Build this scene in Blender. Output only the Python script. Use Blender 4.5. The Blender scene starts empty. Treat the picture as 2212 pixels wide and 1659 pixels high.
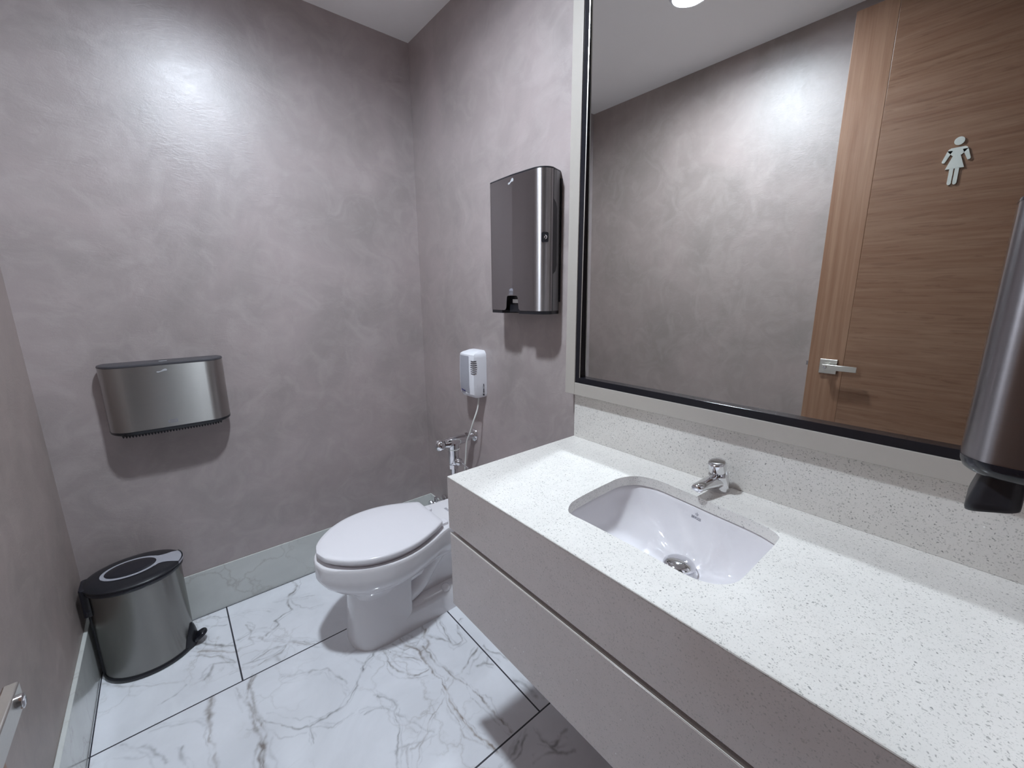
import bpy, bmesh, math, random
import numpy as np
from mathutils import Vector, Matrix
from mathutils.geometry import tessellate_polygon
from mathutils.bvhtree import BVHTree

random.seed(7)
scene = bpy.context.scene
col = scene.collection
PI = math.pi

# room (metres): far wall y=0, vanity wall x=0, left wall x=-WL, entrance wall y=YN
H = 2.518
WL = 1.437
YN = -2.135
HC = 0.86
LAMP = 870.0
EXPO = 0.0

# ------------------------------------------------------------------ helpers
def link(o, parent=None):
    col.objects.link(o)
    if parent is not None:
        o.parent = parent
        o.matrix_parent_inverse = Matrix.Translation(-Vector(parent.location))
    return o

class MB:
    """collects polygons, builds ONE mesh object"""
    def __init__(self):
        self.v = []; self.f = []
    def add(self, vs, fs):
        b = len(self.v)
        self.v.extend([tuple(map(float, p)) for p in vs]); self.f.extend([tuple(b + i for i in f) for f in fs])
        return self
    def box(self, lo, hi):
        x0, y0, z0 = lo; x1, y1, z1 = hi
        vs = [(x0,y0,z0),(x1,y0,z0),(x1,y1,z0),(x0,y1,z0),(x0,y0,z1),(x1,y0,z1),(x1,y1,z1),(x0,y1,z1)]
        fs = [(0,3,2,1),(4,5,6,7),(0,1,5,4),(1,2,6,5),(2,3,7,6),(3,0,4,7)]
        return self.add(vs, fs)
    def loft(self, secs, cap0=True, cap1=True, closed=True):
        n = len(secs[0]); vs = [p for s in secs for p in s]; fs = []
        for k in range(len(secs) - 1):
            for i in range(n if closed else n - 1):
                j = (i + 1) % n
                fs.append((k*n+i, k*n+j, (k+1)*n+j, (k+1)*n+i))
        if cap0: fs.append(tuple(reversed(range(n))))
        if cap1: fs.append(tuple((len(secs)-1)*n + i for i in range(n)))
        return self.add(vs, fs)
    def prism(self, pts, fn, a, b):
        """pts: 2-D outline; fn(u,v,w)->xyz"""
        return self.loft([[fn(u, v, a) for u, v in pts], [fn(u, v, b) for u, v in pts]])
    def tube(self, path, rad, seg=16, cap=True, flat=1.0):
        P = [Vector(p) for p in path]; n = len(P)
        if not hasattr(rad, '__len__'): rad = [rad] * n
        secs = []; ref = None
        for i in range(n):
            t = (P[min(i+1, n-1)] - P[max(i-1, 0)]).normalized()
            if ref is None:
                ref = Vector((0,0,1)) if abs(t.z) < .9 else Vector((1,0,0))
            u = (ref - t * ref.dot(t)).normalized(); w = t.cross(u); ref = u
            secs.append([tuple(P[i] + (u*math.cos(a)*flat + w*math.sin(a)) * rad[i]) for a in [2*PI*k/seg for k in range(seg)]])
        return self.loft(secs, cap, cap)
    def lathe(self, prof, origin, axis=(0,0,1), seg=32, cap0=True, cap1=True):
        """prof: list of (radius, height along axis)"""
        ax = Vector(axis).normalized(); ref = Vector((0,0,1)) if abs(ax.z) < .9 else Vector((1,0,0))
        u = (ref - ax*ref.dot(ax)).normalized(); w = ax.cross(u); o = Vector(origin)
        secs = [[tuple(o + ax*h + (u*math.cos(a) + w*math.sin(a))*r) for a in [2*PI*k/seg for k in range(seg)]] for r, h in prof]
        return self.loft(secs, cap0, cap1)
    def build(self, name, m, parent=None, smooth=35, bevel=0, bseg=2, fix=True):
        me = bpy.data.meshes.new(name)
        me.from_pydata(self.v, [], self.f)
        me.update()
        if fix:
            bm = bmesh.new(); bm.from_mesh(me)
            bmesh.ops.recalc_face_normals(bm, faces=bm.faces[:]); bm.to_mesh(me); bm.free()
        me.materials.append(m)
        o = bpy.data.objects.new(name, me)
        if smooth:
            me.polygons.foreach_set('use_smooth', [True]*len(me.polygons))
            me.set_sharp_from_angle(angle=math.radians(smooth))
        if bevel:
            b = o.modifiers.new('bevel', 'BEVEL'); b.width = bevel; b.segments = bseg
            b.limit_method = 'ANGLE'; b.angle_limit = math.radians(40); b.harden_normals = False
        return link(o, parent)

def tag(o, label=None, cat=None, group=None, kind=None):
    if label: o['label'] = label
    if cat: o['category'] = cat
    if group: o['group'] = group
    if kind: o['kind'] = kind
    return o

def thing(name, loc, label, cat, group=None):
    o = bpy.data.objects.new(name, None); o.location = loc; o.empty_display_size = .05
    col.objects.link(o)
    return tag(o, label, cat, group)

def struct(o, label=None):
    return tag(o, label, None, None, 'structure')

def rrect(x0, y0, x1, y1, r, n=6):
    pts = []
    for cx, cy, a0 in ((x1-r, y1-r, 0), (x0+r, y1-r, PI/2), (x0+r, y0+r, PI), (x1-r, y0+r, 1.5*PI)):
        for k in range(n+1):
            a = a0 + PI/2*k/n
            pts.append((cx + r*math.cos(a), cy + r*math.sin(a)))
    return pts

def catmull(pts, n=6, closed=False):
    P = [Vector(p) for p in pts]; out = []; m = len(P)
    rng = range(m) if closed else range(m-1)
    for i in rng:
        if closed: p0, p1, p2, p3 = P[(i-1) % m], P[i], P[(i+1) % m], P[(i+2) % m]
        else: p0, p1, p2, p3 = P[max(i-1,0)], P[i], P[i+1], P[min(i+2,m-1)]
        for k in range(n):
            t = k/n
            out.append(tuple(.5*((2*p1) + (p2-p0)*t + (2*p0-5*p1+4*p2-p3)*t*t + (3*p1-p0-3*p2+p3)*t**3)))
    if not closed: out.append(tuple(P[-1]))
    return out

def interp(x, xs, ys):
    return float(np.interp(x, xs, ys))

def text_polys(s, size=1.0, shear=0.0, bold=False):
    """flat triangles of a word: verts (u,v) and faces, centred at 0"""
    cu = bpy.data.curves.new('t', 'FONT'); cu.body = s; cu.size = size; cu.shear = shear
    cu.align_x = 'CENTER'; cu.align_y = 'CENTER'; cu.resolution_u = 4
    if bold: cu.offset = size*.02
    o = bpy.data.objects.new('t', cu); col.objects.link(o)
    dg = bpy.context.evaluated_depsgraph_get(); ev = o.evaluated_get(dg); me = ev.to_mesh()
    v = [tuple(p.co[:2]) for p in me.vertices]; f = [tuple(p.vertices) for p in me.polygons]
    ev.to_mesh_clear(); bpy.data.objects.remove(o); bpy.data.curves.remove(cu)
    return v, f

def flat_text(mb, s, size, fn, shear=0.0, bold=False):
    v, f = text_polys(s, size, shear, bold)
    mb.add([fn(a, b) for a, b in v], f)
    return mb

# ---------------------------------------------------------------- materials
class NT:
    def __init__(self, name):
        self.m = bpy.data.materials.new(name); self.m.use_nodes = True
        self.t = self.m.node_tree; self.n = self.t.nodes; self.b = self.n['Principled BSDF']
    def new(self, typ): return self.n.new(typ)
    def link(self, a, b): self.t.links.new(a, b)
    def val(self, sock, v):
        if isinstance(v, bpy.types.NodeSocket): self.link(v, sock)
        else: sock.default_value = v
    def math(self, op, a, b=0.0, c=None):
        n = self.n.new('ShaderNodeMath'); n.operation = op
        self.val(n.inputs[0], a); self.val(n.inputs[1], b)
        if c is not None: self.val(n.inputs[2], c)
        return n.outputs[0]
    def pos(self):
        return self.n.new('ShaderNodeNewGeometry').outputs['Position']
    def map(self, vec, scale=(1,1,1), loc=(0,0,0), rot=(0,0,0)):
        n = self.n.new('ShaderNodeMapping'); self.link(vec, n.inputs[0])
        n.inputs['Scale'].default_value = scale; n.inputs['Location'].default_value = loc; n.inputs['Rotation'].default_value = rot
        return n.outputs[0]
    def noise(self, vec, scale, detail=4, rough=.55, dist=0.0, out='Fac'):
        n = self.n.new('ShaderNodeTexNoise'); self.link(vec, n.inputs['Vector'])
        n.inputs['Scale'].default_value = scale; n.inputs['Detail'].default_value = detail
        n.inputs['Roughness'].default_value = rough; n.inputs['Distortion'].default_value = dist
        return n.outputs[out]
    def vor(self, vec, scale, feature='F1', out='Distance', rand=1.0):
        n = self.n.new('ShaderNodeTexVoronoi'); n.feature = feature; self.link(vec, n.inputs['Vector'])
        n.inputs['Scale'].default_value = scale; n.inputs['Randomness'].default_value = rand
        return n.outputs[out]
    def ramp(self, fac, stops, interp='LINEAR'):
        n = self.n.new('ShaderNodeValToRGB'); self.link(fac, n.inputs[0]); cr = n.color_ramp; cr.interpolation = interp
        while len(cr.elements) < len(stops): cr.elements.new(.5)
        for e, (p, c) in zip(cr.elements, stops):
            e.position = p; e.color = (tuple(c[:3]) + (1,)) if hasattr(c, '__len__') else (c, c, c, 1)
        return n.outputs[0]
    def mix(self, fac, a, b, blend='MIX'):
        n = self.n.new('ShaderNodeMix'); n.data_type = 'RGBA'; n.blend_type = blend
        self.val(n.inputs[0], fac)
        for s, v in ((n.inputs[6], a), (n.inputs[7], b)):
            if isinstance(v, bpy.types.NodeSocket): self.link(v, s)
            else: s.default_value = tuple(v[:3]) + (1,)
        return n.outputs[2]
    def bump(self, h, strength=.2, dist=.01, prev=None):
        n = self.n.new('ShaderNodeBump'); self.link(h, n.inputs['Height'])
        n.inputs['Strength'].default_value = strength; n.inputs['Distance'].default_value = dist
        if prev is not None: self.link(prev, n.inputs['Normal'])
        return n.outputs[0]
    def set(self, **kw):
        names = dict(color='Base Color', rough='Roughness', metal='Metallic', spec='Specular IOR Level', coat='Coat Weight',
                     coat_rough='Coat Roughness', normal='Normal', aniso='Anisotropic', emis='Emission Color', estr='Emission Strength', ior='IOR')
        for k, v in kw.items():
            s = self.b.inputs[names[k]]
            if isinstance(v, bpy.types.NodeSocket): self.link(v, s)
            elif hasattr(v, '__len__'): s.default_value = tuple(v[:3]) + (1,)
            else: s.default_value = v
        return self.m

def simple(name, color, rough=.4, metal=0.0, grain=0.0, gscale=60, **kw):
    """plain material with a faint procedural mottling"""
    t = NT(name); p = t.pos(); n = t.noise(p, gscale, 3)
    c0 = tuple(c*(1-grain) for c in color); c1 = tuple(min(1, c*(1+grain)) for c in color)
    t.set(color=t.mix(n, c0, c1), rough=rough, metal=metal, **kw)
    return t.m

def plaster(name, tone=1.0, flip=(1,1,1), rough=.335, tint=(1,1,1)):
    t = NT(name); p = t.map(t.pos(), flip)
    big = t.noise(p, 2.3, 5, .62, .6); mid = t.noise(p, 8, 4, .62, 1.4)
    c = t.mix(t.ramp(big, [(.32, 0.0), (.68, 1.0)]), (.308*tone,.268*tone,.260*tone), (.410*tone,.344*tone,.340*tone))
    c = t.mix(t.math('MULTIPLY', t.ramp(mid, [(.44, 0.0), (.70, 1.0)]), .38), c, (.485*tone,.425*tone,.415*tone))
    c = t.mix(1.0, c, tint, 'MULTIPLY')
    # trowel strokes
    w1 = t.noise(p, 4.5, 2, .5, 2.0)
    st = t.noise(t.map(p, (24, 24, 60), rot=(.5,.35,.4)), 1.0, 3, .62, 1.4)
    fine = t.noise(p, 210, 2, .7)
    h = t.math('ADD', t.math('MULTIPLY', st, t.ramp(w1, [(.42, .22), (.66, .62)])), t.math('MULTIPLY', fine, .16))
    nb = t.bump(h, .17, .006)
    rg = t.math('ADD', rough, t.math('MULTIPLY', mid, .14))
    return t.set(color=c, rough=rg, spec=1.0, normal=nb)

def quartz(name, base=(.74,.745,.73), k_=1.0):
    t = NT(name); p = t.pos()
    m = t.noise(p, 26, 2, .6); c = t.mix(m, tuple(b*.95 for b in base), tuple(min(1,b*1.05) for b in base))
    warp = t.n.new('ShaderNodeVectorMath'); warp.operation = 'ADD'
    nz = t.n.new('ShaderNodeTexNoise'); t.link(p, nz.inputs['Vector']); nz.inputs['Scale'].default_value = 180; nz.inputs['Detail'].default_value = 1
    sc = t.n.new('ShaderNodeVectorMath'); sc.operation = 'SCALE'; t.link(nz.outputs['Color'], sc.inputs[0]); sc.inputs['Scale'].default_value = .006
    t.link(p, warp.inputs[0]); t.link(sc.outputs[0], warp.inputs[1]); wp = warp.outputs[0]
    for scale, thr, keep, amt, tone in ((300, .60, .34, .66*k_, (.27,.265,.25)), (185, .36, .58, .82*k_, (.17,.17,.16)), (520, .62, .30, .45*k_, (.36,.355,.34))):
        v = t.n.new('ShaderNodeTexVoronoi'); t.link(wp, v.inputs['Vector']); v.inputs['Scale'].default_value = scale
        sx = t.n.new('ShaderNodeSeparateColor'); t.link(v.outputs['Color'], sx.inputs[0])
        r = t.math('MULTIPLY', sx.outputs[0], thr)
        k = t.n.new('ShaderNodeMapRange'); t.link(v.outputs['Distance'], k.inputs[0]); t.link(r, k.inputs[1]); k.inputs[2].default_value = 0.0
        t.link(t.math('MULTIPLY', r, .45), k.inputs[2]); k.inputs[3].default_value = 0.0; k.inputs[4].default_value = 1.0
        kk = t.math('MULTIPLY', k.outputs[0], t.math('GREATER_THAN', sx.outputs[1], keep))
        c = t.mix(t.math('MULTIPLY', kk, t.math('MULTIPLY', amt, t.math('ADD', .45, t.math('MULTIPLY', sx.outputs[2], .75)))), c, tone)
    v = t.n.new('ShaderNodeTexVoronoi'); t.link(p, v.inputs['Vector']); v.inputs['Scale'].default_value = 70
    sx = t.n.new('ShaderNodeSeparateColor'); t.link(v.outputs['Color'], sx.inputs[0])
    k = t.math('MULTIPLY', t.math('LESS_THAN', v.outputs['Distance'], .10), t.math('GREATER_THAN', sx.outputs[2], .93))
    c = t.mix(t.math('MULTIPLY', k, .8), c, (.95,.95,.95))  # sparse glints of the stone, painted into the colour as white flecks
    return t.set(color=c, rough=.17, spec=.5)

def steel(name, color=(.50,.485,.475), rough=.36, aniso=.94):
    """brushed sheet: fine grain, highlights drawn out into vertical streaks"""
    t = NT(name); p = t.pos()
    n = t.noise(t.map(p, (30,30,1400)), 1.0, 1, .5)
    tg = t.n.new('ShaderNodeTangent'); tg.direction_type = 'RADIAL'; tg.axis = 'Z'
    t.link(tg.outputs[0], t.b.inputs['Tangent']); t.b.inputs['Anisotropic Rotation'].default_value = .25
    t.set(color=t.mix(n, tuple(c*.96 for c in color), tuple(c*1.03 for c in color)), metal=1.0,
          rough=t.math('ADD', rough-.02, t.math('MULTIPLY', n, .04)), aniso=aniso)
    return t.m

def wood(name, axis, dark=1.0):
    t = NT(name); p = t.pos()
    sc = {'z': (44, 44, 1.3), 'y': (44, 2.0, 46)}[axis]
    q = t.map(p, sc)
    n1 = t.noise(q, 1.0, 6, .62, .8); n2 = t.noise(t.map(p, tuple(s*5 for s in sc)), 1.0, 3, .5)
    c = t.mix(t.ramp(n1, [(.3, 0.0), (.7, 1.0)]), (.235*dark,.119*dark,.070*dark), (.318*dark,.187*dark,.120*dark))
    c = t.mix(t.math('MULTIPLY', t.ramp(n2, [(.5, 0.0), (.75, 1.0)]), .3), c, (.16*dark,.07*dark,.04*dark))
    if axis == 'y':   # feathered figure in the horizontal veneer
        w = t.noise(t.map(p, (9, 4.0, 52), rot=(.12,0,0)), 1.0, 3, .6, 2.2)
        c = t.mix(t.math('MULTIPLY', t.ramp(w, [(.56, 0.0), (.66, 1.0)]), .30), c, (.12*dark,.050*dark,.028*dark))
    return t.set(color=c, rough=.38, spec=.4, normal=t.bump(n2, .05, .001))

def marble_tone(t, p, attr=None, base=(.785,.80,.84)):
    cloud = t.noise(p, 3.0, 6, .6, .8)
    c = t.mix(t.ramp(cloud, [(.40, 0.0), (.75, 1.0)]), base, tuple(b*.86 for b in base))
    # faint hairline network
    wp = t.n.new('ShaderNodeVectorMath'); wp.operation = 'ADD'
    nz = t.n.new('ShaderNodeTexNoise'); t.link(p, nz.inputs['Vector']); nz.inputs['Scale'].default_value = 4.5; nz.inputs['Detail'].default_value = 6
    sc = t.n.new('ShaderNodeVectorMath'); sc.operation = 'SCALE'; t.link(nz.outputs['Color'], sc.inputs[0]); sc.inputs['Scale'].default_value = .55
    t.link(p, wp.inputs[0]); t.link(sc.outputs[0], wp.inputs[1])
    d = t.vor(wp.outputs[0], 5.0, 'DISTANCE_TO_EDGE')
    mask = t.ramp(t.noise(p, 2.1, 3, .5), [(.46, 0.0), (.62, 1.0)])
    k = t.math('MULTIPLY', t.ramp(d, [(0.0, 1.0), (.018, .35), (.06, 0.0)]), mask)
    c = t.mix(t.math('MULTIPLY', k, .50), c, (.36,.34,.32))
    return c, cloud

def floor_marble():
    t = NT('floor_marble'); p = t.pos()
    c, cloud = marble_tone(t, p)
    a = t.n.new('ShaderNodeAttribute'); a.attribute_name = 'veins'
    sx = t.n.new('ShaderNodeSeparateColor'); t.link(a.outputs['Color'], sx.inputs[0])
    vc = t.mix(sx.outputs[1], (.20,.21,.225), (.25,.185,.14))
    c = t.mix(t.math('MULTIPLY', sx.outputs[0], t.ramp(t.noise(p, 22, 4), [(.3, .55), (.6, 1.0)])), c, vc)
    # tile joints: rows across the room, running-bond joints between
    s = t.n.new('ShaderNodeSeparateXYZ'); t.link(p, s.inputs[0]); X, Y = s.outputs[0], s.outputs[1]
    def near(v, at, w=.0026): return t.math('LESS_THAN', t.math('ABSOLUTE', t.math('SUBTRACT', v, at)), w)
    def band(lo, hi): return t.math('MULTIPLY', t.math('GREATER_THAN', Y, lo), t.math('LESS_THAN', Y, hi))
    j = t.math('MAXIMUM', near(Y, -.479), near(Y, -1.248))
    j = t.math('MAXIMUM', j, t.math('MAXIMUM', near(Y, -.0085, .0022), near(X, -1.4265, .0018)))
    j = t.math('MAXIMUM', j, near(Y, -2.017))
    j = t.math('MAXIMUM', j, t.math('MULTIPLY', near(X, -1.036), band(-.479, 1)))
    j = t.math('MAXIMUM', j, t.math('MULTIPLY', near(X, -.301), band(-1.248, -.479)))
    j = t.math('MAXIMUM', j, t.math('MULTIPLY', near(X, -1.036), band(-2.017, -1.248)))
    j = t.math('MAXIMUM', j, t.math('MULTIPLY', near(X, -.301), band(-9, -2.017)))
    c = t.mix(j, c, (.035,.035,.045))
    return t.set(color=c, rough=t.math('ADD', .10, t.math('MULTIPLY', j, .5)), spec=.5)

def skirting_marble():
    t = NT('skirting_marble'); p = t.pos()
    c, cloud = marble_tone(t, t.map(p, (1,1,1.0), loc=(3.3,1.7,.4)), base=(.60,.615,.595))
    return t.set(color=c, rough=.16, spec=.5)

M = dict(
    plaster=plaster('trowelled_plaster', .95),
    plaster_left=plaster('trowelled_plaster_left', .89, (1,1.1,1.07), .41, (1.0,.965,.91)),
    ceiling=simple('ceiling_paint', (.89,.865,.85), .7, grain=.02, gscale=3),
    floor=floor_marble(), skirt=skirting_marble(),
    quartz=quartz('speckled_quartz', (.672,.648,.615)), quartz_front=quartz('speckled_quartz_front', (.665,.605,.59), .62),
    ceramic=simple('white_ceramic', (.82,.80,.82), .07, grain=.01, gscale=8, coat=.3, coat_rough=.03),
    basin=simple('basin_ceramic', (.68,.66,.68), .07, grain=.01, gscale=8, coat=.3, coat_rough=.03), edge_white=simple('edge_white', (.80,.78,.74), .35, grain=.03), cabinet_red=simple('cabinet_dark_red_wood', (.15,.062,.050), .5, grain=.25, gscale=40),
    seat=simple('seat_plastic', (.81,.79,.82), .16, grain=.008, gscale=10),
    steel=steel('brushed_steel', (.39,.375,.36), .335, .94), steel_soap=steel('brushed_steel_soap', (.27,.25,.26), .30, .94), steel_dark=steel('brushed_steel_dark', (.37,.35,.355), .40, .93),
    steel_bin=steel('brushed_steel_bin', (.26,.255,.24), .25, .92),
    chrome=simple('chrome', (.72,.72,.74), .06, 1.0, grain=.02),
    satin=simple('satin_nickel', (.60,.585,.55), .30, 1.0, grain=.05, gscale=300),
    black=simple('black_plastic', (.012,.012,.016), .35, grain=.2, gscale=80),
    black_gloss=simple('black_gloss_plastic', (.012,.012,.018), .16, grain=.2, gscale=80),
    charcoal=simple('charcoal_plastic', (.045,.043,.050), .42, grain=.1, gscale=120),
    grey=simple('grey_plastic', (.20,.195,.20), .45, grain=.05, gscale=120),
    silver=simple('silver_grey_plastic', (.36,.36,.40), .40, grain=.05, gscale=200),
    white_plastic=simple('white_plastic', (.78,.78,.82), .35, grain=.01, gscale=60),
    tube=simple('white_tubing', (.66,.67,.64), .35, grain=.03),
    frame=simple('frame_paint', (.40,.368,.335), .38, grain=.02, gscale=20),
    trim=simple('black_trim', (.010,.010,.014), .22, grain=.2),
    paper=simple('paper', (.75,.75,.75), .85, grain=.02),
    print_light=simple('print_light', (.40,.40,.42), .5, grain=.03, gscale=500),
    print_blue=simple('print_blue', (.03,.03,.16), .5, grain=.05),
    print_dark=simple('print_dark', (.03,.03,.04), .5, grain=.05),
    print_grey=simple('print_grey', (.26,.26,.30), .4, grain=.05),
    sign=simple('sign_metal', (.62,.64,.60), .38, 0.6, grain=.06, gscale=400),
    wood_v=wood('veneer_vertical', 'z', .92), wood_h=wood('veneer_horizontal', 'y', .78), wood_dark=wood('cabinet_wood', 'y', .62),
    drip=simple('hose_white', (.7,.7,.72), .4),
)
t = NT('mirror_glass'); n = t.noise(t.pos(), 2.0, 2)
M['mirror'] = t.set(color=t.mix(n, (.86,.875,.865), (.87,.885,.875)), metal=1.0, rough=.004)
t = NT('lamp_diffuser'); n = t.noise(t.pos(), 40, 2)
M['lamp'] = t.set(color=t.mix(n, (.86,.87,.88), (.9,.9,.9)), rough=.5)
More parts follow.
